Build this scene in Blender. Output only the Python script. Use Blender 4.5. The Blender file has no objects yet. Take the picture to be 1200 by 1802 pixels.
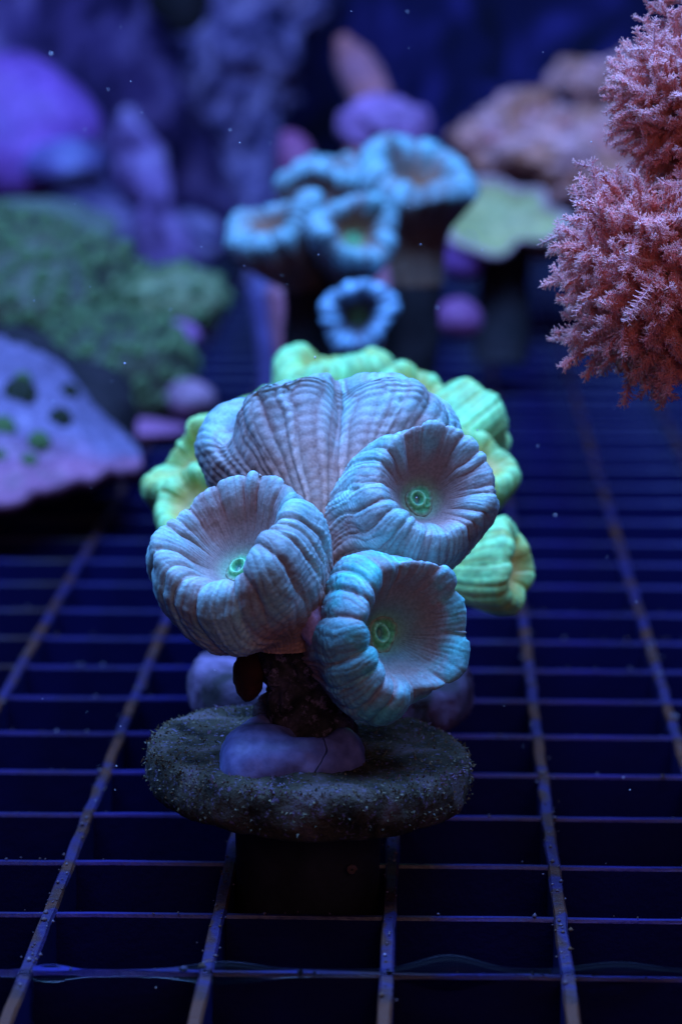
import bpy, math, random
import numpy as np
from mathutils import Vector, Matrix

# one Blender unit is one centimetre
scene = bpy.context.scene
scene.unit_settings.scale_length = 0.01
random.seed(7)
rng = np.random.default_rng(11)
R_ = math.radians

# ------------------------------------------------------------------ camera
CAM = np.array([0.0, -25.65, 8.43])
PITCH = R_(11.0)
FPX = 5200.0
cd = bpy.data.cameras.new("camera")
cam = bpy.data.objects.new("camera", cd)
scene.collection.objects.link(cam)
cam.location = CAM
cam.rotation_euler = (math.pi / 2 - PITCH, 0, 0)
cd.sensor_fit = 'VERTICAL'
cd.sensor_height = 36.0
cd.lens = 36.0 * FPX / 1802.0
cd.clip_start = 0.1
cd.clip_end = 500
cd.dof.use_dof = True
cd.dof.focus_distance = 26.3
cd.dof.aperture_fstop = 0.33
scene.camera = cam

# ------------------------------------------------------------------ world
w = bpy.data.worlds.new("World")
scene.world = w
w.use_nodes = True
bg = w.node_tree.nodes["Background"]
bg.inputs[0].default_value = (0.03, 0.035, 0.40, 1)
bg.inputs[1].default_value = 0.10

# ------------------------------------------------------------------ lamps
def area(name, loc, target, size, energy, col, sy=None):
    l = bpy.data.lights.new(name, 'AREA')
    l.shape = 'RECTANGLE'
    l.size = size
    l.size_y = sy or size
    l.energy = energy
    l.color = col
    o = bpy.data.objects.new(name, l)
    scene.collection.objects.link(o)
    o.location = loc
    o.rotation_euler = (Vector(target) - Vector(loc)).to_track_quat('-Z', 'Y').to_euler()
    return o
# the tank's blue reef lamp hanging over the rack, and an added warm fill lamp in front
area("reef_lamp", (-2, 3, 36), (-1, 3, 0), 22, 69000, (0.16, 0.37, 1.0), 50)
area("room_light", (6, -34, 14), (0, 0, 2), 14, 1500, (1.0, 0.58, 0.62))

scene.view_settings.view_transform = 'Standard'
scene.view_settings.look = 'None'
scene.view_settings.exposure = 0.0
scene.view_settings.gamma = 1.0
scene.view_settings.use_curve_mapping = False
scene.render.engine = 'CYCLES'
scene.cycles.use_denoising = True
scene.cycles.max_bounces = 6
scene.cycles.caustics_reflective = False
scene.cycles.caustics_refractive = False

# ------------------------------------------------------------------ helpers
Fv = np.array([0, math.cos(PITCH), -math.sin(PITCH)])
Uv = np.array([0, math.sin(PITCH), math.cos(PITCH)])
Rv = np.array([1.0, 0, 0])

def at(px, py, d):
    """world point at depth d for a place measured on the photograph"""
    return CAM + d * Fv + (px - 600) / FPX * d * Rv - (py - 901) / FPX * d * Uv

def on_floor(px, py, z=0.0):
    ray = Fv + (px - 600) / FPX * Rv - (py - 901) / FPX * Uv
    return CAM + ray * ((z - CAM[2]) / ray[2])

def hash3(ix, iy, iz, seed):
    n = (ix * 374761393 + iy * 668265263 + iz * 2147483647 + seed * 1274126177) & 0xFFFFFFFF
    n = ((n ^ (n >> 13)) * 1274126177) & 0xFFFFFFFF
    n = n ^ (n >> 16)
    return (n & 0xFFFF) / 65535.0

def vnoise(p, seed=0):
    p = np.asarray(p, float)
    i = np.floor(p).astype(np.int64)
    f = p - i
    f = f * f * (3 - 2 * f)
    out = 0
    for dx in (0, 1):
        wx = f[..., 0] if dx else 1 - f[..., 0]
        for dy in (0, 1):
            wy = f[..., 1] if dy else 1 - f[..., 1]
            for dz in (0, 1):
                wz = f[..., 2] if dz else 1 - f[..., 2]
                out = out + wx * wy * wz * hash3(i[..., 0] + dx, i[..., 1] + dy, i[..., 2] + dz, seed)
    return out * 2 - 1

def fbm(p, seed=0, oct=4, gain=0.5):
    p = np.asarray(p, float)
    a, s, t = 1.0, 0, 0
    for o in range(oct):
        s = s + a * vnoise(p * (2.03 ** o) + o * 17.3, seed + o)
        t += a
        a *= gain
    return s / t

def unit(v):
    v = np.asarray(v, float)
    return v / np.maximum(np.linalg.norm(v, axis=-1, keepdims=True), 1e-9)

def sstep(a, b, x):
    t = np.clip((x - a) / (b - a), 0, 1)
    return t * t * (3 - 2 * t)

def lerp(a, b, t):
    return a + (b - a) * t

WORLD = {}
def mk(name, verts, faces, mat, parent=None, cols=None, smooth=True, label=None, cat=None, group=None, kind=None, origin=None):
    verts = np.asarray(verts, float).reshape(-1, 3)
    if parent is not None:
        org = WORLD[parent.name]
    else:
        org = np.array(origin if origin is not None else [verts[:, 0].mean(), verts[:, 1].mean(), verts[:, 2].min()])
    me = bpy.data.meshes.new(name)
    v = verts - org
    if isinstance(faces, np.ndarray):
        nf, k = faces.shape
        me.vertices.add(len(v))
        me.vertices.foreach_set("co", v.astype(np.float32).ravel())
        me.loops.add(nf * k)
        me.loops.foreach_set("vertex_index", faces.astype(np.int32).ravel())
        me.polygons.add(nf)
        me.polygons.foreach_set("loop_start", np.arange(0, nf * k, k, dtype=np.int32))
        me.update(calc_edges=True)
    else:
        me.from_pydata(v.tolist(), [], faces)
    if smooth:
        me.polygons.foreach_set("use_smooth", np.ones(len(me.polygons), dtype=bool))
    if cols is not None:
        a = me.color_attributes.new("Col", 'FLOAT_COLOR', 'POINT')
        c = np.ones((len(v), 4), np.float32)
        c[:, :3] = np.asarray(cols).reshape(-1, 3)
        a.data.foreach_set("color", c.ravel())
    if mat is not None:
        me.materials.append(mat)
    me.validate()
    o = bpy.data.objects.new(name, me)
    scene.collection.objects.link(o)
    if parent is not None:
        o.parent = parent
    else:
        o.location = org
    WORLD[o.name] = org
    return tag(o, label, cat, group, kind)

def tag(o, label=None, cat=None, group=None, kind=None):
    if label: o["label"] = label
    if cat: o["category"] = cat
    if group: o["group"] = group
    if kind: o["kind"] = kind
    return o

def thing(name, loc, label, cat, group=None):
    o = bpy.data.objects.new(name, None)
    o.empty_display_size = 0.3
    scene.collection.objects.link(o)
    o.location = loc
    WORLD[o.name] = np.array(loc, float)
    return tag(o, label, cat, group)

def grid_faces(nu, nv, wrap=True):
    """nu rings (rows) by nv columns, columns wrap round"""
    i = np.arange(nu - 1)[:, None]
    j = np.arange(nv if wrap else nv - 1)[None, :]
    j2 = (j + 1) % nv
    return np.stack([i * nv + j, i * nv + j2, (i + 1) * nv + j2, (i + 1) * nv + j], -1).reshape(-1, 4)

def grid_normals(P):
    du = np.gradient(P, axis=0)
    dv = np.roll(P, -1, 1) - np.roll(P, 1, 1)
    return unit(np.cross(du, dv))

def tube(path, rad, nseg=10, seed=0, amp=0.0, freq=3.0, caps=True, stretch=None):
    path = np.asarray(path, float)
    n = len(path)
    tg = unit(np.gradient(path, axis=0))
    ref = np.array([0.31, 0.9, 0.2])
    e1 = unit(np.cross(tg, ref))
    e2 = np.cross(tg, e1)
    th = np.linspace(0, 2 * math.pi, nseg, endpoint=False)
    r = np.broadcast_to(np.asarray(rad, float), (n,))
    P = path[:, None] + r[:, None, None] * (np.cos(th)[None, :, None] * e1[:, None] + np.sin(th)[None, :, None] * e2[:, None])
    if amp:
        q = P * freq
        if stretch is not None: q = q * np.array(stretch)
        P = P + (P - path[:, None]) * (amp * fbm(q, seed, 4))[..., None]
    f = grid_faces(n, nseg).tolist()
    if caps:
        f.append(list(range(nseg)))
        f.append(list(range((n - 1) * nseg, n * nseg))[::-1])
    return P.reshape(-1, 3), f

def spline(pts, n):
    """Catmull-Rom through control points"""
    pts = np.asarray(pts, float)
    m = len(pts)
    p = np.vstack([2 * pts[0] - pts[1], pts, 2 * pts[-1] - pts[-2]])
    t = np.linspace(0, m - 1 - 1e-6, n)
    i = t.astype(int)
    f = (t - i)[:, None]
    a, b, c, d = p[i], p[i + 1], p[i + 2], p[i + 3]
    return 0.5 * ((2 * b) + (-a + c) * f + (2 * a - 5 * b + 4 * c - d) * f ** 2 + (-a + 3 * b - 3 * c + d) * f ** 3)

def ellipsoid(c, r, nu=48, nv=72, amp=0.15, freq=1.0, seed=0, oct=4, rot=0.0, sq=1.0, flat=None):
    """lumpy closed body; sq<1 squares it off; flat cuts the bottom at that fraction"""
    u = np.linspace(0.0, math.pi, nu)[:, None]
    v = np.linspace(0, 2 * math.pi, nv, endpoint=False)[None, :]
    x = np.sin(u) * np.cos(v); y = np.sin(u) * np.sin(v); z = np.cos(u) * np.ones_like(v)
    D = np.stack([x, y, z], -1)
    if sq != 1.0:
        D = np.sign(D) * np.abs(D) ** sq
    if flat is not None:
        D[..., 2] = np.maximum(D[..., 2], flat)
    P = D * np.array(r)
    k = 1 + amp * fbm(P * freq + seed * 7.7, seed, oct)
    P = P * k[..., None]
    cr, sr = math.cos(rot), math.sin(rot)
    P = np.stack([P[..., 0] * cr - P[..., 1] * sr, P[..., 0] * sr + P[..., 1] * cr, P[..., 2]], -1)
    return (P + np.array(c)).reshape(-1, 3), grid_faces(nu, nv)

# ------------------------------------------------------------------ materials
def nodes_of(name):
    m = bpy.data.materials.new(name)
    m.use_nodes = True
    nt = m.node_tree
    return m, nt, nt.nodes["Principled BSDF"]

def coral_mat(name, rough=0.5, sss=0.12, sssr=(0.08, 0.05, 0.04), sheen=0.12, sheen_col=(0.5, 0.75, 1), bump=0.006, bscale=38, speck=0.2, spec=0.25):
    """colour comes from the tissue colour stored on the mesh, with fine mottling and relief"""
    m, nt, b = nodes_of(name)
    N, L = nt.nodes, nt.links
    a = N.new("ShaderNodeAttribute"); a.attribute_name = "Col"
    tc = N.new("ShaderNodeTexCoord")
    n1 = N.new("ShaderNodeTexNoise"); n1.inputs["Scale"].default_value = bscale; n1.inputs["Detail"].default_value = 5
    n2 = N.new("ShaderNodeTexNoise"); n2.inputs["Scale"].default_value = 3.2; n2.inputs["Detail"].default_value = 4
    L.new(tc.outputs["Object"], n1.inputs["Vector"]); L.new(tc.outputs["Object"], n2.inputs["Vector"])
    mr = N.new("ShaderNodeMapRange")
    mr.inputs["From Min"].default_value = 0.3; mr.inputs["From Max"].default_value = 0.7
    mr.inputs["To Min"].default_value = 1 - speck; mr.inputs["To Max"].default_value = 1 + speck
    L.new(n1.outputs["Fac"], mr.inputs["Value"])
    mr2 = N.new("ShaderNodeMapRange")
    mr2.inputs["From Min"].default_value = 0.3; mr2.inputs["From Max"].default_value = 0.7
    mr2.inputs["To Min"].default_value = 0.82; mr2.inputs["To Max"].default_value = 1.16
    L.new(n2.outputs["Fac"], mr2.inputs["Value"])
    mu = N.new("ShaderNodeMath"); mu.operation = 'MULTIPLY'
    L.new(mr.outputs[0], mu.inputs[0]); L.new(mr2.outputs[0], mu.inputs[1])
    vm = N.new("ShaderNodeVectorMath"); vm.operation = 'SCALE'
    L.new(a.outputs["Color"], vm.inputs[0]); L.new(mu.outputs[0], vm.inputs["Scale"])
    L.new(vm.outputs[0], b.inputs["Base Color"])
    b.inputs["Roughness"].default_value = rough
    b.inputs["Specular IOR Level"].default_value = spec
    b.inputs["Subsurface Weight"].default_value = sss
    b.inputs["Subsurface Radius"].default_value = sssr
    b.inputs["Subsurface Scale"].default_value = 1.0
    b.inputs["Sheen Weight"].default_value = sheen
    b.inputs["Sheen Roughness"].default_value = 0.4
    b.inputs["Sheen Tint"].default_value = (*sheen_col, 1)
    bp = N.new("ShaderNodeBump"); bp.inputs["Distance"].default_value = bump; bp.inputs["Strength"].default_value = 0.8
    L.new(n1.outputs["Fac"], bp.inputs["Height"]); L.new(bp.outputs[0], b.inputs["Normal"])
    return m

def rock_mat(name, cols, scale=2.0, rough=0.85, bump=0.05, bscale=6.0, spec=0.2, detail=8, dist=0.6, fine=None):
    """mottled crust: colour ramp over noise, optional fine speckle colour"""
    m, nt, b = nodes_of(name)
    N, L = nt.nodes, nt.links
    tc = N.new("ShaderNodeTexCoord")
    n1 = N.new("ShaderNodeTexNoise"); n1.inputs["Scale"].default_value = scale; n1.inputs["Detail"].default_value = detail; n1.inputs["Distortion"].default_value = dist
    L.new(tc.outputs["Object"], n1.inputs["Vector"])
    cr = N.new("ShaderNodeValToRGB")
    el = cr.color_ramp.elements
    while len(el) < len(cols): el.new(0.5)
    for k, (p, c) in enumerate(cols):
        el[k].position = p; el[k].color = (*c, 1)
    L.new(n1.outputs["Fac"], cr.inputs["Fac"])
    out = cr.outputs["Color"]
    n2 = N.new("ShaderNodeTexNoise"); n2.inputs["Scale"].default_value = bscale; n2.inputs["Detail"].default_value = 7; n2.inputs["Roughness"].default_value = 0.65
    L.new(tc.outputs["Object"], n2.inputs["Vector"])
    if fine:
        lo, hi, c, fs = fine
        n3 = N.new("ShaderNodeTexNoise"); n3.inputs["Scale"].default_value = fs; n3.inputs["Detail"].default_value = 6; n3.inputs["Roughness"].default_value = 0.7
        L.new(tc.outputs["Object"], n3.inputs["Vector"])
        mr = N.new("ShaderNodeMapRange"); mr.inputs["From Min"].default_value = lo; mr.inputs["From Max"].default_value = hi
        L.new(n3.outputs["Fac"], mr.inputs["Value"])
        mx = N.new("ShaderNodeMix"); mx.data_type = 'RGBA'
        L.new(mr.outputs[0], mx.inputs["Factor"]); L.new(out, mx.inputs["A"]); mx.inputs["B"].default_value = (*c, 1)
        out = mx.outputs["Result"]
    L.new(out, b.inputs["Base Color"])
    b.inputs["Roughness"].default_value = rough
    b.inputs["Specular IOR Level"].default_value = spec
    bp = N.new("ShaderNodeBump"); bp.inputs["Distance"].default_value = bump
    L.new(n2.outputs["Fac"], bp.inputs["Height"]); L.new(bp.outputs[0], b.inputs["Normal"])
    return m

M = {}
M['polyp'] = coral_mat("candy_coral_tissue")
M['green'] = coral_mat("green_coral_tissue", sss=0.3, sheen=0.1, sheen_col=(0.5, 1, 0.5), bump=0.01, bscale=14, speck=0.2)
M['blue'] = coral_mat("blue_coral_tissue", sss=0.2, sheen=0.2, bump=0.01, bscale=12, speck=0.2)
M['mouth'] = coral_mat("mouth_tissue", sss=0.2, sheen=0.1, sheen_col=(0.4, 1, 0.7), bump=0.003, bscale=40, speck=0.3)
M['soft'] = coral_mat("soft_coral_tissue", sss=0.35, sssr=(0.12, 0.06, 0.08), spec=0.05, sheen=0.0, sheen_col=(0.8, 0.6, 1), bump=0.002, bscale=30, speck=0.2)
M['mass'] = coral_mat("back_coral_tissue", sss=0.1, sheen=0.1, bump=0.03, bscale=6, speck=0.2)
M['plastic'] = rock_mat("dark_plastic", [(0.3, (0.0012, 0.0014, 0.028)), (0.75, (0.002, 0.0025, 0.05))], scale=0.8, rough=0.6, bump=0.006, bscale=12, spec=0.12)
M['film'] = rock_mat("plastic_edge_film", [(0.38, (0.075, 0.021, 0.007)), (0.50, (0.034, 0.010, 0.008)), (0.57, (0.018, 0.009, 0.065)), (0.72, (0.012, 0.008, 0.035))], scale=1.1, rough=0.5, bump=0.02, bscale=14, spec=0.4, dist=1.0)  # rail tops: overhead light painted into the colour, plus brown algae patches
M['barfilm'] = rock_mat("crossbar_edge_film", [(0.38, (0.022, 0.009, 0.012)), (0.48, (0.010, 0.007, 0.060)), (0.7, (0.018, 0.013, 0.14))], scale=0.8, rough=0.4, bump=0.01, bscale=14, spec=0.5)  # crossbar tops: the blue of the lit edge is put into the colour
M['plug'] = rock_mat("algae_plug", [(0.32, (0.010, 0.009, 0.006)), (0.52, (0.070, 0.062, 0.040)), (0.70, (0.15, 0.12, 0.13))], scale=2.4, bump=0.08, bscale=14, spec=0.15, fine=(0.56, 0.68, (0.20, 0.17, 0.30), 18))
M['plugstem'] = rock_mat("plug_stem_dark", [(0.3, (0.006, 0.007, 0.008)), (0.7, (0.02, 0.02, 0.03))], scale=2.0, bump=0.02, bscale=10, spec=0.2)
M['stalk'] = rock_mat("coral_stalk", [(0.36, (0.010, 0.010, 0.012)), (0.52, (0.045, 0.040, 0.044)), (0.68, (0.11, 0.09, 0.13))], scale=4.0, bump=0.10, bscale=10, spec=0.15, fine=(0.54, 0.66, (0.28, 0.22, 0.32), 9.0))
M['darkstalk'] = rock_mat("dark_stalk", [(0.3, (0.010, 0.010, 0.012)), (0.7, (0.035, 0.028, 0.035))], scale=1.5, bump=0.05, bscale=6)
M['backplug'] = rock_mat("purple_crusted_plug", [(0.36, (0.03, 0.025, 0.03)), (0.52, (0.12, 0.08, 0.14)), (0.7, (0.26, 0.18, 0.32))], scale=1.6, bump=0.05, bscale=6)
M['sponge'] = rock_mat("red_sponge", [(0.35, (0.02, 0.006, 0.004)), (0.70, (0.05, 0.012, 0.009))], scale=4.0, bump=0.03, bscale=12)
M['white'] = rock_mat("white_shell", [(0.3, (0.5, 0.5, 0.6)), (0.7, (0.8, 0.8, 0.85))], scale=4.0, bump=0.005, bscale=20)
M['grit'] = rock_mat("grit", [(0.35, (0.08, 0.04, 0.02)), (0.55, (0.09, 0.07, 0.10)), (0.7, (0.22, 0.2, 0.28))], scale=5.0, bump=0.005, bscale=20)

def putty_mat():
    m, nt, b = nodes_of("epoxy_putty")
    N, L = nt.nodes, nt.links
    tc = N.new("ShaderNodeTexCoord")
    n = N.new("ShaderNodeTexNoise"); n.inputs["Scale"].default_value = 2.2; n.inputs["Detail"].default_value = 3
    L.new(tc.outputs["Object"], n.inputs["Vector"])
    mixv = N.new("ShaderNodeMix"); mixv.data_type = 'VECTOR'; mixv.inputs["Factor"].default_value = 0.22
    L.new(tc.outputs["Object"], mixv.inputs["A"]); L.new(n.outputs["Color"], mixv.inputs["B"])
    vo = N.new("ShaderNodeTexVoronoi"); vo.feature = 'DISTANCE_TO_EDGE'; vo.inputs["Scale"].default_value = 1.25
    L.new(mixv.outputs["Result"], vo.inputs["Vector"])
    mr = N.new("ShaderNodeMapRange"); mr.inputs["From Min"].default_value = 0.0; mr.inputs["From Max"].default_value = 0.007
    L.new(vo.outputs["Distance"], mr.inputs["Value"])
    n2 = N.new("ShaderNodeTexNoise"); n2.inputs["Scale"].default_value = 9; n2.inputs["Detail"].default_value = 6
    L.new(tc.outputs["Object"], n2.inputs["Vector"])
    cr = N.new("ShaderNodeValToRGB")
    cr.color_ramp.elements[0].position = 0.35; cr.color_ramp.elements[0].color = (0.085, 0.09, 0.22, 1)
    cr.color_ramp.elements[1].position = 0.68; cr.color_ramp.elements[1].color = (0.15, 0.16, 0.36, 1)
    L.new(n2.outputs["Fac"], cr.inputs["Fac"])
    mx = N.new("ShaderNodeMix"); mx.data_type = 'RGBA'
    mx.inputs["A"].default_value = (0.045, 0.045, 0.10, 1)
    L.new(mr.outputs[0], mx.inputs["Factor"]); L.new(cr.outputs[0], mx.inputs["B"])
    L.new(mx.outputs["Result"], b.inputs["Base Color"])
    b.inputs["Roughness"].default_value = 0.5
    b.inputs["Specular IOR Level"].default_value = 0.3
    bp = N.new("ShaderNodeBump"); bp.inputs["Distance"].default_value = 0.03
    ad = N.new("ShaderNodeMath"); ad.operation = 'MULTIPLY_ADD'; ad.inputs[1].default_value = 0.25
    L.new(n2.outputs["Fac"], ad.inputs[0]); L.new(mr.outputs[0], ad.inputs[2])
    L.new(ad.outputs[0], bp.inputs["Height"]); L.new(bp.outputs[0], b.inputs["Normal"])
    return m
M['putty'] = putty_mat()

def reflection_mat():
    m, nt, b = nodes_of("clear_gel")
    b.inputs["Base Color"].default_value = (0.75, 0.8, 1, 1)
    b.inputs["Transmission Weight"].default_value = 1.0
    b.inputs["IOR"].default_value = 1.05
    b.inputs["Roughness"].default_value = 0.25
    return m
M['gel'] = reflection_mat()

# ------------------------------------------------------------------ tank floor and back
def sheet(name, pts, mat, nx, ny, amp=0, freq=1, seed=0):
    p = np.asarray(pts, float)
    u = np.linspace(0, 1, nx)[:, None, None]; v = np.linspace(0, 1, ny)[None, :, None]
    P = (p[0] * (1 - u) + p[1] * u) * (1 - v) + (p[3] * (1 - u) + p[2] * u) * v
    n = unit(np.cross(p[1] - p[0], p[3] - p[0]))
    if amp: P = P + n * (amp * fbm(P * freq, seed, 5))[..., None]
    return mk(name, P.reshape(-1, 3), grid_faces(nx, ny, False), mat, kind="structure")
M['bottom'] = rock_mat("tank_floor", [(0.3, (0.01, 0.01, 0.02)), (0.7, (0.03, 0.03, 0.05))], scale=0.4)
M['backwall'] = rock_mat("tank_back_wall", [(0.36, (0.004, 0.005, 0.02)), (0.52, (0.014, 0.012, 0.09)), (0.70, (0.07, 0.05, 0.32))], scale=0.4, rough=0.7, bump=0.1, bscale=1.5, dist=1.0)
M['leftwall'] = rock_mat("crusted_side_wall", [(0.40, (0.02, 0.014, 0.07)), (0.50, (0.18, 0.10, 0.34)), (0.64, (0.62, 0.38, 0.85))], scale=0.42, rough=0.8, bump=0.4, bscale=1.6, dist=1.0)
sheet("tank_bottom", [(-45, -22, -7), (45, -22, -7), (45, 62, -7), (-45, 62, -7)], M['bottom'], 10, 10)
sheet("back_wall", [(-3, 60, -7), (45, 60, -7), (45, 60, 32), (-3, 60, 32)], M['backwall'], 40, 40, 0.3, 0.3, 3)
sheet("side_wall", [(-40, 44, -7), (-1.2, 60.5, -7), (-1.2, 60.5, 32), (-40, 44, 32)], M['leftwall'], 90, 80, 1.8, 0.35, 5)

# ------------------------------------------------------------------ egg crate rack
YAW = -R_(1.84)
CELL = 1.5
anchor = on_floor(690, 1500)
grid = thing("egg_crate_rack", (anchor[0], anchor[1], 0), "dark plastic egg crate grid with square cells under all the corals", "grid")
grid.rotation_euler = (0, 0, YAW)
def bar_mesh(name, w_, h_, length, along_y, lit_top_film, ripple):
    """a bar with a rounded upper edge; the upper strip carries settled film"""
    n = 2
    prof = [(-w_ / 2, -h_), (-w_ / 2, -0.03), (-w_ * 0.36, 0.0), (w_ * 0.36, 0.0), (w_ / 2, -0.03), (w_ / 2, -h_)]
    rb = random.Random(name)
    ts = np.linspace(0, length, int(length / 0.35) if along_y else int(length / 0.6))
    vs, fs = [], []
    for t in ts:
        side_, lift = rb.gauss(0, 0.006), rb.gauss(0, 0.004)
        for q, (a, z) in enumerate(prof):
            if 0 < q < 5: a = a * rb.uniform(0.92, 1.12) + side_; z = z + lift
            vs.append((a, t, z) if along_y else (t, a, z))
    k = len(prof)
    for s in range(len(ts) - 1):
        for j in range(k):
            q = [s * k + j, s * k + (j + 1) % k, (s + 1) * k + (j + 1) % k, (s + 1) * k + j]
            fs.append(q if not along_y else q[::-1])
    fs.append(list(range(k))); fs.append(list(range(len(vs) - k, len(vs)))[::-1])
    me = bpy.data.meshes.new(name)
    me.from_pydata(vs, [], fs)
    me.materials.append(M['plastic']); me.materials.append(lit_top_film)
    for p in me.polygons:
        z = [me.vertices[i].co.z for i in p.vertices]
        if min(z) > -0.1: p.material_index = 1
    me.update()
    return me
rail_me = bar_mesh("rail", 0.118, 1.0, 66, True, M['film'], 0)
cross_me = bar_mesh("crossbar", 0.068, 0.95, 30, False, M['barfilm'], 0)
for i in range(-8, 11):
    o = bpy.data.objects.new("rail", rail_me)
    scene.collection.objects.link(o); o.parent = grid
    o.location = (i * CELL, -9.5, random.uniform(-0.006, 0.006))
# depth of the crossbar that runs in front of the plug
c1 = on_floor(690, 1607)
off = (c1[1] - anchor[1])
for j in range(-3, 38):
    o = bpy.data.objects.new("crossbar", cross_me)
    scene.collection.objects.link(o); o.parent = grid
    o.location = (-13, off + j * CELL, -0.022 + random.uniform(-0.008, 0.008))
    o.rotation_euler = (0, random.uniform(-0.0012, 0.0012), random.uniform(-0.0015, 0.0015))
def grid_pt(lx, ly, z=0):
    c, s = math.cos(YAW), math.sin(YAW)
    return np.array([anchor[0] + lx * c - ly * s, anchor[1] + lx * s + ly * c, z])

# settled grit on the bars
vs, fs = [], []
for k in range(1500):
    if random.random() < 0.72:
        p = grid_pt(random.randint(-4, 4) * CELL + random.gauss(0, 0.045), random.uniform(-4, 9), 0.0)
    else:
        p = grid_pt(random.uniform(-6, 6), off + random.randint(-2, 8) * CELL + random.gauss(0, 0.03), -0.02)
    s = random.choice([0.008, 0.01, 0.012, 0.016, 0.026]) * random.uniform(0.7, 1.2)
    b = len(vs)
    for d in ((1, 0, 0), (0, 1, 0), (-1, 0, 0), (0, -1, 0), (0, 0, 0.9), (0, 0, -0.9)):
        vs.append(p + np.array(d) * s * random.uniform(0.6, 1.4) + np.array([0, 0, s * 0.3]))
    for a, c in ((0, 1), (1, 2), (2, 3), (3, 0)):
        fs.append([b + a, b + c, b + 4]); fs.append([b + c, b + a, b + 5])
mk("grit", vs, fs, M['grit'], label="fine brown grit and crumbs settled on the grid bars", cat="grit", kind="stuff")

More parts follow.
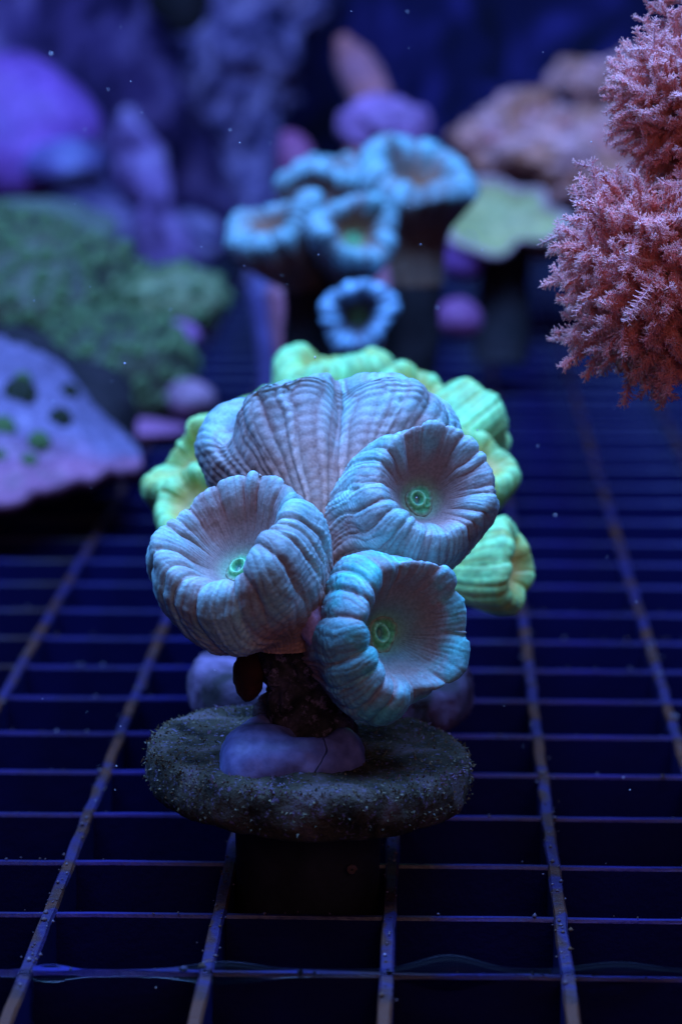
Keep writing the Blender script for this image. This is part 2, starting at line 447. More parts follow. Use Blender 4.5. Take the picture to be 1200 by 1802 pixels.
# ------------------------------------------------------------------ polyps
def polyp_surface(center, axis, R, base, seed, sx=1.0, sy=1.0, rmod=(), hmod=(), depth=0.5, base_r=0.36,
                  nth=360, nin=70, nout=120, coarse=(17, 0.055), fine=(42, 0.022), pull=0.55, base_dir=(0, 0, 1), wrinkle=0.010,
                  pal=None, lip=1.0, roll=0.0, pinch=(), imod=(), rprof=None):
    rs = np.random.default_rng(seed)
    center = np.asarray(center, float); base = np.asarray(base, float)
    ax = unit(axis)
    e1 = unit(Rv - np.dot(Rv, ax) * ax)
    e2 = np.cross(ax, e1)
    if roll:
        e1, e2 = math.cos(roll) * e1 + math.sin(roll) * e2, -math.sin(roll) * e1 + math.cos(roll) * e2
    th = np.linspace(0, 2 * math.pi, nth, endpoint=False)
    # inner profile: mouth to crest
    d = depth
    inner = spline([(0.02, -d), (0.16, -d * 0.99), (0.29, -d * 0.86), (0.41, -d * 0.52), (0.51, -d * 0.14), (0.61, 0.07 * lip), (0.74, 0.15 * lip), (0.88, 0.10 * lip), (0.99, -0.04)], nin)
    # outer profile: along the body path
    length = np.linalg.norm(center - base)
    so = np.linspace(0, 1, nout + 1)[1:]
    rad = np.interp(so, [0, 0.06, 0.16, 0.32, 0.50, 0.66, 0.80, 0.92, 1.0],
                    [0.985, 1.04, 1.07, 1.05, 0.97, 0.82, 0.63, base_r * 1.15, base_r])
    if rprof is not None:
        rad = np.interp(so, rprof[0], rprof[1])
    ker = np.ones(9) / 9
    rad = np.convolve(np.pad(rad, 4, mode='edge'), ker, 'valid')
    q0, q1, q2, q3 = center - ax * 0.04 * R, center - ax * length * pull, base + np.asarray(base_dir) * length * 0.3, base
    B = lambda t: ((1 - t) ** 3)[:, None] * q0 + (3 * t * (1 - t) ** 2)[:, None] * q1 + (3 * t * t * (1 - t))[:, None] * q2 + (t ** 3)[:, None] * q3
    cpath = B(so)
    tan = unit(np.gradient(np.vstack([q0, cpath]), axis=0))[1:]
    nrm = -tan
    f1 = unit(e1 - (nrm @ e1)[:, None] * nrm)
    f2 = np.cross(nrm, f1)
    ct, st = np.cos(th), np.sin(th)
    rm = np.ones(nth); hm = np.zeros(nth)
    for k, a, ph in rmod: rm = rm + a * np.cos(k * (th - ph))
    for k, a, ph in hmod: hm = hm + a * np.cos(k * (th - ph))
    for t0, wd, ar, ah in pinch:
        g = np.exp(-((((th - t0 + math.pi) % (2 * math.pi)) - math.pi) / wd) ** 2)
        rm = rm + ar * g; hm = hm + ah * g
    im = np.ones(nth)
    for t0, wd, a in imod:
        im = im + a * np.exp(-((((th - t0 + math.pi) % (2 * math.pi)) - math.pi) / wd) ** 2)
    nr = nin + nout
    tpar = np.concatenate([np.linspace(0, 1, nin), 1 + so])          # 0 mouth, 1 crest, 2 base
    rho = np.concatenate([inner[:, 0], rad])
    wr = np.concatenate([sstep(0.1, 0.75, inner[:, 0]), 1 - sstep(0.25, 0.95, so)])  # outline wobble weight
    wh = np.concatenate([sstep(0.15, 0.8, inner[:, 0]), 1 - sstep(0.0, 0.75, so)])
    P = np.zeros((nr, nth, 3))
    wi = np.concatenate([sstep(0.2, 0.5, inner[:, 0]) * (1 - sstep(0.72, 0.95, inner[:, 0])), np.zeros(nout)])
    rr = rho[:, None] * (1 + wi[:, None] * (im - 1)[None]) * (1 + wr[:, None] * (rm - 1)[None]) * R
    sxx = lerp(1, sx, wr); syy = lerp(1, sy, wr)
    for i in range(nr):
        if i < nin:
            c = center + ax * inner[i, 1] * R; a1, a2, n_ = e1, e2, ax
        else:
            c = cpath[i - nin]; a1, a2, n_ = f1[i - nin], f2[i - nin], nrm[i - nin]
        P[i] = c + (rr[i] * ct * sxx[i])[:, None] * a1 + (rr[i] * st * syy[i])[:, None] * a2 + (wh[i] * hm * R)[:, None] * n_
    # soft unevenness
    N0 = grid_normals(P)
    lowf = fbm(P * (2.0 / R) * 0.9, seed, 3)
    P = P + N0 * (lowf * 0.05 * R * wr[:, None])[..., None]
    # folds
    def folds(n, jitter, warp, sd, p=2.0):
        wd = rs.uniform(1 - jitter, 1 + jitter, n)
        edges = np.concatenate([[0], np.cumsum(wd)]); edges = edges / edges[-1] * 2 * math.pi
        amp = rs.uniform(0.35, 1.15, n)
        x = (th[None, :] + warp * fbm(np.stack(np.broadcast_arrays(np.cos(th)[None] * 2.2, np.sin(th)[None] * 2.2, tpar[:, None] * 3.0), -1), sd, 3)) % (2 * math.pi)
        idx = np.clip(np.searchsorted(edges, x, side='right') - 1, 0, n - 1)
        s = (x - edges[idx]) / (edges[idx + 1] - edges[idx])
        a = np.abs(2 * s - 1)
        return np.sqrt(np.clip(1 - a ** p, 0, 1)) * amp[idx], idx, s
    c_, ci, cs = folds(coarse[0], 0.55, 0.10, seed + 1, 2.2)
    f_, fi, fs_ = folds(fine[0], 0.45, 0.16, seed + 2, 1.8)
    tin = np.concatenate([inner[:, 0], np.ones(nout)])
    tout = np.concatenate([np.zeros(nin), so])
    # puffs sit on the crest, each a little different in reach along the profile
    lo = 0.42 + 0.22 * rs.random(coarse[0]); hi = 0.08 + 0.30 * rs.random(coarse[0])
    wc = sstep(lo[ci] - 0.16, lo[ci] + 0.10, tin[:, None]) * (1 - sstep(hi[ci], hi[ci] + 0.35, tout[:, None]))
    wf = sstep(0.26, 0.70, tin)[:, None] * (1 - 0.55 * sstep(0.55, 1.0, tout)[:, None]) * lerp(0.45, 1.0, sstep(0.55, 0.95, tin))[:, None]
    bph = rs.random(fine[0])[fi]
    wrk = (1.6 * np.abs(np.sin(math.pi * (tout[:, None] * length / (0.085 * R / 0.8) + bph + 1.5 * fbm(P * 2.0 / R, seed + 5, 2)))) - 1) * sstep(0.0, 0.12, tout)[:, None] * (1 - 0.4 * tout[:, None])
    disp = coarse[1] * R * wc * (c_ - 0.35) + fine[1] * R * wf * (f_ - 0.35) * (0.35 + 0.65 * (1 - wc)) + 0.012 * R * fbm(P * 13 / R, seed + 12, 3) * wr[:, None] + wrinkle * R * wrk * (0.3 + 0.7 * f_)
    septa = (np.cos(th * fine[0] * 1.5) * 0.002 * R)[None] * sstep(0.12, 0.3, tin)[:, None] * (1 - sstep(0.55, 0.8, tin)[:, None])
    P = P + grid_normals(P) * (disp + septa)[..., None]
    # tissue colours
    pal = pal or {}
    crest = np.array(pal.get('crest', (0.36, 0.585, 0.55))); val = np.array(pal.get('valley', (0.45, 0.25, 0.215)))
    body = np.array(pal.get('body', (0.44, 0.24, 0.17))); cup = np.array(pal.get('cup', (0.33, 0.22, 0.19))); tip = np.array(pal.get('tip', (0.22, 0.70, 0.64)))
    hgt = np.clip(0.55 * c_ * wc + 0.55 * f_ * wf, 0, 1)
    blot = fbm(P * 2.6 / R, seed + 9, 4)
    k_rim = sstep(0.26, 0.74, tin)[:, None] * (1 - sstep(*pal.get('rimout', (0.12, 0.70)), tout)[:, None])
    k = np.clip(k_rim * (-0.04 + 1.4 * hgt) + 0.22 * blot, 0, 1)
    base_c = lerp(val, body, np.clip(sstep(0.2, 0.8, tout)[:, None, None], 0, 1)) * np.ones((nr, nth, 1))
    base_c = lerp(cup, base_c, sstep(0.25, 0.70, tin)[:, None, None])
    C = lerp(base_c, crest, k[..., None])
    kt = np.clip(k_rim * sstep(0.15, 0.55, blot + 0.15), 0, 1)
    C = lerp(C, tip, (kt * pal.get('tipk', 0.35))[..., None])
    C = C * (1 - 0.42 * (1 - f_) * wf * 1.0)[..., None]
    stri = 0.5 + 0.5 * np.cos(th * fine[0] * 3 + 3 * fbm(P * 6 / R, seed + 3, 2))
    C = C * (1 - 0.13 * stri * sstep(0.1, 0.25, tin)[:, None] * (1 - sstep(0.55, 0.8, tin)[:, None]))[..., None]
    if pal.get('mouthglow', 1):
        C = lerp(C, np.array([0.20, 0.52, 0.24]), (0.55 * (1 - sstep(0.20, 0.36, tin + 0.05 * blot.mean(1))))[:, None, None] * np.ones((1, nth, 1)))  # green tinge of the tissue around the mouth
    return P, C, (center - ax * d * R, ax, e1, e2)

def build_polyp(parent, label, mat, mouth=True, mouth_r=0.23, pal=None, mouth_pal=None, **kw):
    P, C, (mc, ax, e1, e2) = polyp_surface(pal=pal, **kw)
    nr, nth, _ = P.shape
    o = mk("polyp", P.reshape(-1, 3), grid_faces(nr, nth)[:, ::-1].copy(), mat, parent, C.reshape(-1, 3), label=label)
    if mouth:
        R = kw['R']; n1, n2 = 36, 64
        rr = np.linspace(0.0, 1, n1)[:, None]; t = np.linspace(0, 2 * math.pi, n2, endpoint=False)[None]
        a = mouth_r * R
        x = rr * np.cos(t) * a; y = rr * np.sin(t) * a
        # oral cone with an oval slit, set off centre, and spokes towards the wall
        rq = np.random.default_rng(kw['seed'] + 5)
        ph1, ph2 = rq.uniform(0, 6.28, 2)
        wob = 1 + 0.10 * np.cos(2 * t + ph1) + 0.07 * np.cos(3 * t + ph2)
        x = x * wob; y = y * wob
        dx, dy = (x + 0.14 * a) / (a * 0.50), (y - 0.04 * a) / (a * 0.60)
        q = np.sqrt(dx * dx + dy * dy) * (1 + 0.08 * np.cos(2 * np.arctan2(dy, dx) + ph2))
        ring = np.exp(-((q - 0.74) / 0.19) ** 2)
        ring2 = np.exp(-((((x - 0.42 * a) / (0.22 * a)) ** 2 + ((y + 0.15 * a) / (0.26 * a)) ** 2) - 0.8) ** 2 / 0.25)
        slit = np.exp(-((dx / 0.28) ** 2 + (dy / 0.52) ** 2))
        spokes = np.cos(t * 11 + 1.3 * np.cos(2 * t + ph1)) * sstep(0.55, 0.8, rr)
        z = 0.035 * R + 0.05 * R * ring + 0.02 * R * ring2 - 0.05 * R * slit + 0.007 * R * spokes - 0.075 * R * sstep(0.84, 1.0, rr)
        Q = mc + x[..., None] * e1 + y[..., None] * e2 + z[..., None] * ax
        g = mouth_pal or ((0.18, 0.72, 0.26), (0.07, 0.30, 0.12), (0.36, 0.86, 0.42))
        c = lerp(np.array(g[1]), np.array(g[0]), np.clip(0.35 + 0.65 * ring + 0.3 * ring2 + 0.12 * spokes, 0, 1)[..., None])
        c = lerp(c, np.array(g[2]), (np.clip(ring * 1.1 - 0.35, 0, 1))[..., None])
        c = lerp(c, np.array([0.10, 0.20, 0.24]), np.clip(slit * 1.2, 0, 1)[..., None])
        c = lerp(c, np.array([0.30, 0.24, 0.17]), (0.9 * sstep(0.55, 0.95, rr) * np.ones_like(t))[..., None])
        mk("mouth", Q.reshape(-1, 3), grid_faces(n1, n2), M['mouth'], o, c.reshape(-1, 3))
        WORLD[o.name] = WORLD[parent.name]
    return o

def to_cam(right=0.0, up=0.0, fwd=1.0):
    """axis: fwd towards the viewer side (-Y), up (+Z), right (+X)"""
    return unit([right, -fwd, up])

# ------------------------------------------------------------------ main frag
PZ = 1.22                                                # top of the plug above the grid
pc = at(545, 1333, 26.9); pc[2] = PZ
main = thing("candy_cane_coral", (pc[0], pc[1], 0.0), "blue and brown four headed candy cane coral on round plug in sharp focus", "coral")
hub = at(535, 1150, 26.75)
BOWL = ([0, 0.08, 0.2, 0.4, 0.58, 0.74, 0.88, 1], [0.985, 1.04, 1.06, 1.02, 0.90, 0.70, 0.52, 0.44])
PI = math.pi
build_polyp(main, "open cup facing up with puffed rim and half hidden green mouth", M['polyp'],
    center=at(410, 956, 25.9), axis=to_cam(-0.22, 0.86, 0.56), R=0.725, base=at(500, 1135, 26.5), seed=21, sx=1.0, sy=0.96,
    rmod=((2, 0.03, 0.6), (3, 0.03, 1.0), (5, 0.02, 0.3)), hmod=((1, 0.10, 0.30), (2, 0.06, -0.5), (3, 0.04, 1.2)),
    pinch=((-0.80, 0.35, 0.02, 0.08), (-1.7, 0.45, 0.04, -0.10), (2.4, 0.3, -0.05, -0.05)), imod=((-0.75, 0.4, -0.18), (2.0, 0.9, 0.30), (0.9, 0.5, 0.2), (3.4, 0.5, 0.12)),
    depth=0.46, mouth_r=0.24, rprof=BOWL, lip=1.25, coarse=(18, 0.095), fine=(60, 0.038), pull=0.45, base_r=0.40)
build_polyp(main, "round cup turned to the viewer with a ringed green mouth", M['polyp'],
    center=at(750, 866, 26.6), axis=to_cam(0.22, 0.46, 0.88), R=0.64, base=at(575, 1075, 27.3), seed=34, sx=1.0, sy=0.98,
    rmod=((2, 0.03, 0.9), (3, 0.02, 2.2)), hmod=((1, 0.05, -1.2), (2, 0.05, 0.4), (3, 0.04, 2.0)),
    imod=((1.3, 0.9, 0.34), (-2.2, 0.6, -0.16), (-0.2, 0.5, 0.12)),
    depth=0.42, mouth_r=0.25, lip=1.3, coarse=(20, 0.08), fine=(62, 0.036), pull=0.5, base_r=0.42, base_dir=(0.1, 0, 0.6))
build_polyp(main, "lowest cup facing right with turquoise folds inside", M['polyp'],
    center=at(696, 1114, 25.9), axis=to_cam(0.46, 0.24, 0.87), R=0.65, base=at(556, 1145, 26.8), seed=57, sx=0.95, sy=1.08,
    rmod=((2, 0.02, 1.4), (3, 0.03, 0.2), (5, 0.02, 2.0)), hmod=((1, 0.05, 2.6), (2, 0.06, 0.2), (3, 0.05, 0.6)),
    pinch=((0.55, 0.16, -0.08, -0.05), (-1.2, 0.25, -0.05, -0.06)), imod=((0.6, 1.0, 0.42), (-0.5, 0.5, 0.3), (-2.4, 0.5, -0.15)),
    depth=0.40, mouth_r=0.27, rprof=([0, 0.08, 0.2, 0.4, 0.6, 0.8, 1], [0.985, 1.04, 1.03, 0.88, 0.68, 0.50, 0.42]), lip=1.3, coarse=(14, 0.10), fine=(52, 0.036), pull=0.45, base_r=0.42, base_dir=(0.1, -0.1, 0.2),
    pal={'crest': (0.22, 0.60, 0.60), 'tip': (0.12, 0.70, 0.62), 'tipk': 0.7, 'cup': (0.15, 0.26, 0.23)})
build_polyp(main, "widest two lobed head at the back seen from its outer side", M['polyp'],
    center=at(588, 714, 28.3), axis=to_cam(-0.05, 0.86, -0.30), R=0.92, base=at(578, 1010, 27.2), seed=73, sx=1.21, sy=0.92,
    rmod=((2, 0.05, 0.0), (3, 0.03, 0.7)), hmod=((2, -0.12, 0.0), (1, 0.05, 1.6), (3, 0.03, 1.0), (9, 0.035, 0.4), (14, 0.02, 1.0)),
    pinch=((-1.45, 0.20, -0.40, 0.04), (-1.05, 0.22, 0.05, 0.02), (-1.85, 0.2, 0.06, 0.03), (-2.70, 0.22, -0.10, -0.16), (-2.15, 0.28, 0.10, 0.05), (-0.75, 0.3, 0.06, 0.02), (-0.1, 0.2, -0.06, -0.08)),
    rprof=([0, 0.08, 0.2, 0.36, 0.52, 0.68, 0.84, 1.0], [0.985, 1.05, 1.08, 1.02, 0.84, 0.60, 0.46, 0.40]),
    depth=0.5, coarse=(17, 0.085), fine=(54, 0.050), pull=0.36, base_r=0.40, wrinkle=0.011, nth=460, mouth=False, lip=0.55)

# stalk
pth = spline([at(540, 1325, 26.85), at(537, 1260, 26.8), at(533, 1205, 26.75), at(528, 1150, 26.75), at(540, 1095, 26.9), at(560, 1030, 27.2)], 60)
rad = np.interp(np.linspace(0, 1, 60), [0, 0.15, 0.4, 0.6, 0.8, 1], [0.40, 0.38, 0.37, 0.43, 0.44, 0.40])
v, f = tube(pth, rad, 110, 3, 0.55, 4.6)
mk("stalk", v, f, M['stalk'], main)
# purple skin that bridges the cups
v, f = ellipsoid(at(553, 1085, 26.1), (0.12, 0.2, 0.26), 36, 48, 0.5, 4.0, 8)
c = np.tile([0.50, 0.36, 0.56], (len(v), 1)) * (0.8 + 0.35 * fbm(v * 9, 4, 3))[:, None]
mk("tissue_bridge", v, f, M['polyp'], main, c, label="lavender skin between the lower cups")
v, f = ellipsoid(at(436, 1186, 26.7), (0.13, 0.12, 0.24), 24, 32, 0.5, 5.0, 12)
mk("sponge", v, f, M['sponge'], main, label="dark red brown sponge flap on the stalk")

# plug: a round disc with crusty top on a short stem
def plug(center, R, thick, tilt, seed, nth=220, nr=44, amp=0.05):
    prof = spline([(0.02, 0.0), (0.4, 0.01), (0.75, 0.0), (0.93, -0.005), (0.985, -0.05), (1.0, -0.15), (0.985, -0.27), (0.90, -0.33), (0.6, -0.33), (0.02, -0.33)], nr)
    prof[:, 1] *= thick / 0.33 / R
    th = np.linspace(0, 2 * PI, nth, endpoint=False)
    P = np.stack([prof[:, :1] * np.cos(th)[None] * R, prof[:, :1] * np.sin(th)[None] * R, prof[:, 1:] * R * np.ones((1, nth))], -1)
    N = grid_normals(P)
    d = amp * fbm(P * 2.2 + seed, seed, 5, 0.6) + 0.35 * amp * np.abs(fbm(P * 11 + seed, seed + 3, 3))
    P = P + N * d[..., None] * sstep(0.0, 0.2, prof[:, 0])[:, None, None]
    mt = np.array(Matrix.Rotation(tilt[0], 3, 'X') @ Matrix.Rotation(tilt[1], 3, 'Y'))
    P = P @ mt.T
    return (P + center).reshape(-1, 3), grid_faces(nr, nth)
v, f = plug(pc, 1.47, 0.46, (R_(1.0), R_(3.2)), 5)
mk("plug_disc", v, f, M['plug'], main, label="round algae covered disc with purple specks")
rs = np.random.default_rng(3)
pv = v.reshape(44, 220, 3)
nn = grid_normals(pv)
vs, fs, tc_ = [], [], []
while len(fs) < 3 * 4200:
    a, b = (rs.integers(2, 20) if rs.random() < 0.85 else rs.integers(20, 30)), rs.integers(0, 220)
    if rs.random() > np.linalg.norm(pv[a, b, :2] - pc[:2]) / 1.5: continue
    p = pv[a, b] + rs.normal(0, 0.02, 3) * [1, 1, 0.1]
    n = unit(nn[a, b] + rs.normal(0, 0.55, 3))
    h = abs(rs.normal(0.008, 0.012)) + 0.004; w_ = rs.uniform(0.007, 0.017)
    u = unit(np.cross(n, rs.normal(0, 1, 3))); t2 = np.cross(n, u)
    k = len(vs)
    vs += [p + u * w_ - n * 0.01, p + (-0.5 * u + 0.87 * t2) * w_ - n * 0.01, p + (-0.5 * u - 0.87 * t2) * w_ - n * 0.01, p + n * h]
    fs += [[k, k + 1, k + 3], [k + 1, k + 2, k + 3], [k + 2, k, k + 3]]
    m_ = fbm(np.array([p * 2.0]), 31, 3)[0]
    c = np.array([0.24, 0.18, 0.30]) * rs.uniform(0.4, 1.0) if rs.random() < np.clip(-0.1 + 2.4 * m_, 0.0, 0.85) * (a < 20) else np.array([0.075, 0.066, 0.036]) * rs.uniform(0.5, 1.8)
    tc_ += [c] * 4
M['turf'] = coral_mat("plug_turf", sss=0, sheen=0, bump=0.002, bscale=30)
mk("turf", vs, fs, M['turf'], main, tc_, smooth=False, kind="stuff")
stem_x = np.array([pc[0] - 0.02, pc[1], 0])
v, f = tube([stem_x + [0, 0, 0.92], stem_x + [0, 0, 0.4], stem_x + [0, 0, -0.2], stem_x + [0, 0, -0.9]], [0.68, 0.665, 0.65, 0.60], 40, 2, 0.02, 3)
mk("plug_stem", v, f, M['plugstem'], main)
# putty collar
nt_, ns_ = 120, 48
th = np.linspace(0, 2 * PI, nt_, endpoint=False)[:, None]; ph = np.linspace(0, 2 * PI, ns_, endpoint=False)[None]
pcen = at(521, 1352, 26.5); pcen[2] = PZ - 0.02
mr_ = 0.215 * (1 + 0.18 * np.cos(th - 3.6) + 0.10 * np.cos(3 * th + 1) + 0.05 * np.cos(5 * th))
slump = 0.22 * np.exp(-((th - 4.05) / 0.45) ** 2)
rc = 0.40 + 0.02 * np.cos(2 * th)
X = (rc + (mr_ + slump * 0.9) * np.cos(ph)) * np.cos(th); Y = (rc + (mr_ + slump * 0.9) * np.cos(ph)) * np.sin(th) * 0.95
Zz = 0.02 + mr_ * 1.3 * np.sin(ph) * np.ones_like(th)
P = np.stack([X, Y, Zz], -1)
P = P + (0.05 * fbm(P * 3.0, 9, 3) + 0.012 * fbm(P * 14.0, 2, 3))[..., None] * unit(P)
idx = grid_faces(nt_, ns_)
wrapf = np.stack([(nt_ - 1) * ns_ + np.arange(ns_), (nt_ - 1) * ns_ + (np.arange(ns_) + 1) % ns_, (np.arange(ns_) + 1) % ns_, np.arange(ns_)], -1)
mk("putty_collar", (P + pcen).reshape(-1, 3), np.vstack([idx, wrapf])[:, ::-1].copy(), M['putty'], main, label="pale cracked putty ring round the stalk")
# tiny spiral tube worm on the stem
wc = at(619, 1546, 26.15)
wc[1] = pc[1] - 0.665
t = np.linspace(0, 4.2 * PI, 40)
rw = np.linspace(0.038, 0.010, 40)
v, f = tube(np.stack([wc[0] + rw * np.cos(t), wc[1] - 0.01 - np.linspace(0, 0.02, 40), wc[2] + rw * np.sin(t)], -1), np.linspace(0.016, 0.008, 40), 8)
mk("tube_worm", v, f, M['grit'], main, label="tiny white spiral shell on the plug stem")

# ------------------------------------------------------------------ green frag behind
TRUMPET = ([0, 0.06, 0.2, 0.45, 0.7, 1.0], [0.985, 1.0, 0.88, 0.62, 0.42, 0.30])
GP = {'crest': (0.36, 0.80, 0.28), 'valley': (0.52, 0.46, 0.07), 'body': (0.50, 0.34, 0.04), 'cup': (0.66, 0.46, 0.14), 'tip': (0.28, 0.90, 0.34), 'tipk': 0.45}
gb = at(585, 1195, 31.6); gz = 1.25
green = thing("candy_cane_coral", (gb[0], gb[1], 0), "yellow green candy cane coral behind the sharp one, heads spread round it", "coral")
gkw = dict(nth=200, nin=40, nout=56, pal=GP, mouth_pal=((0.2, 0.8, 0.3), (0.1, 0.4, 0.15), (0.4, 1, 0.6)))
gh = at(600, 1060, 32.0)
specs = [
    ("upper left ribbed head", (334, 812, 31.6), to_cam(-0.55, 0.62, 0.30), 0.60, 3),
    ("lower left frilled head", (338, 880, 30.8), to_cam(-0.50, 0.60, 0.45), 0.52, 5),
    ("farthest head with flat top", (592, 640, 35.0), to_cam(0.0, 0.97, -0.05), 0.70, 7),
    ("head showing above the left shoulder", (480, 695, 33.0), to_cam(-0.3, 0.9, -0.1), 0.42, 9),
    ("head showing above the right shoulder", (735, 685, 33.0), to_cam(0.25, 0.9, 0.2), 0.50, 11),
    ("upper right fan shaped head", (850, 728, 32.4), to_cam(0.55, 0.40, -0.35), 0.46, 13),
    ("brightest right hand head", (850, 805, 31.2), to_cam(0.50, 0.70, 0.25), 0.46, 15),
    ("lowest head turned to the right", (902, 998, 30.2), to_cam(0.92, 0.16, 0.34), 0.43, 17),
]
for lb, c, ax, r, sd in specs:
    cc = at(*c)
    b_ = gh if c[1] < 900 else at(740, 990, 31.2)
    if c[1] > 900: b_ = at(750, 1010, 31.0)
    build_polyp(green, lb, M['green'], center=cc, axis=ax, R=r, base=b_, seed=sd * 3 + 1, depth=0.28,
                rmod=((2, 0.05, sd), (3, 0.05, sd * 1.7), (5, 0.03, sd * 0.6)), hmod=((2, 0.10, sd * 1.3), (3, 0.07, sd * 0.4), (7, 0.035, sd)), lip=0.9,
                coarse=(16, 0.055) if sd != 17 else (12, 0.06), fine=(36, 0.06) if sd != 17 else (26, 0.03), pull=0.45, base_r=0.5, wrinkle=0.004, sx=1.0, sy=1.15 if sd == 17 else 1.0,
                base_dir=(0, 0, 0.5) if sd != 17 else (0.6, 0, 0), rprof=TRUMPET if sd == 17 else None, **gkw)
v, f = tube(spline([gb + [0, 0, -0.3], at(590, 1120, 31.8), gh, at(610, 1000, 32.0)], 40), [0.6] * 40, 36, 6, 0.4, 2.0)
mk("stalk", v, f, M['darkstalk'], green)
v, f = tube(spline([at(600, 1060, 31.8), at(680, 1010, 31.2), at(760, 990, 30.8)], 20), [0.3] * 20, 24, 7, 0.3, 2.0)
mk("branch", v, f, M['darkstalk'], green)
gd = at(585, 1208, 30.6); gd[2] = 1.05
v, f = plug(gd, 1.46, 0.5, (0, R_(2)), 15, 120, 30, 0.09)
mk("plug_disc", v, f, M['backplug'], green, label="lavender crusted disc half hidden behind the front plug")
v, f = tube([gd + [0, 0, -0.3], gd + [0, 0, -1.0], gd + [0, 0, -1.9]], [0.66, 0.65, 0.6], 32)
mk("plug_stem", v, f, M['plugstem'], green)

# ------------------------------------------------------------------ blue frag far behind
BP = {'crest': (0.25, 0.45, 0.46), 'valley': (0.26, 0.16, 0.13), 'body': (0.24, 0.13, 0.08), 'cup': (0.36, 0.16, 0.09), 'tip': (0.22, 0.50, 0.48), 'tipk': 0.6, 'rimout': (0.0, 0.12)}
bb = at(610, 930, 44.5); bb[2] = 0
blue = thing("candy_cane_coral", bb, "pale blue candy cane coral with dark stalks standing far behind", "coral")
hubs = {}
bspecs = [
    ("left cup with brown hollow", (475, 390, 43.0), to_cam(-0.35, 0.85, 0.35), 0.62, (540, 520), 1.15, True),
    ("upper middle cup", (568, 300, 44.5), to_cam(-0.05, 0.97, 0.12), 0.62, (590, 480), 1.1, False),
    ("large upper right cup with brown hollow", (740, 300, 43.5), to_cam(0.18, 0.82, 0.40), 0.86, (735, 500), 1.0, False),
    ("front middle cup with a pale mouth", (626, 402, 42.0), to_cam(0.10, 0.50, 0.80), 0.60, (620, 540), 1.0, True),
    ("lowest ring shaped cup", (630, 556, 41.5), to_cam(0.0, 0.12, 0.95), 0.52, (640, 640), 1.0, True),
]
for k, (lb, c, ax, r, bpx, sx, mo) in enumerate(bspecs):
    bp_ = at(bpx[0], bpx[1], 44.0)
    build_polyp(blue, lb, M['blue'], center=at(*c), axis=ax, R=r, base=bp_, seed=101 + 7 * k, depth=0.6, sx=sx,
                rmod=((2, 0.07, k), (3, 0.07, k * 1.7), (5, 0.04, k)), hmod=((2, 0.13, k * 1.3), (3, 0.09, k * 0.4), (5, 0.04, k * 2)),
                coarse=(15, 0.12), fine=(30, 0.04), base_r=0.45, rprof=([0, 0.05, 0.16, 0.4, 0.7, 1.0], [0.985, 1.0, 0.86, 0.64, 0.50, 0.44]), wrinkle=0.003, mouth=mo, nth=200, nin=44, nout=50, pal=BP if k < 4 else
                {**BP, 'crest': (0.30, 0.55, 0.70), 'tip': (0.25, 0.5, 0.65), 'cup': (0.10, 0.07, 0.08), 'valley': (0.12, 0.12, 0.16), 'body': (0.05, 0.05, 0.07)})
    foot = np.array([bp_[0] * 0.6 + bb[0] * 0.4, bb[1], 0.0])
    v, f = tube(spline([bp_ + [0, 0, 0.1], lerp(bp_, foot, 0.5), foot], 24), np.linspace(0.36, 0.5, 24), 28, 30 + k, 0.3, 1.6)
    mk("stalk", v, f, M['darkstalk'], blue)
v, f = ellipsoid(bb + [0, 0, 0.45], (1.5, 1.3, 0.6), 30, 48, 0.3, 1.0, 41)
mk("base", v, f, M['darkstalk'], blue)

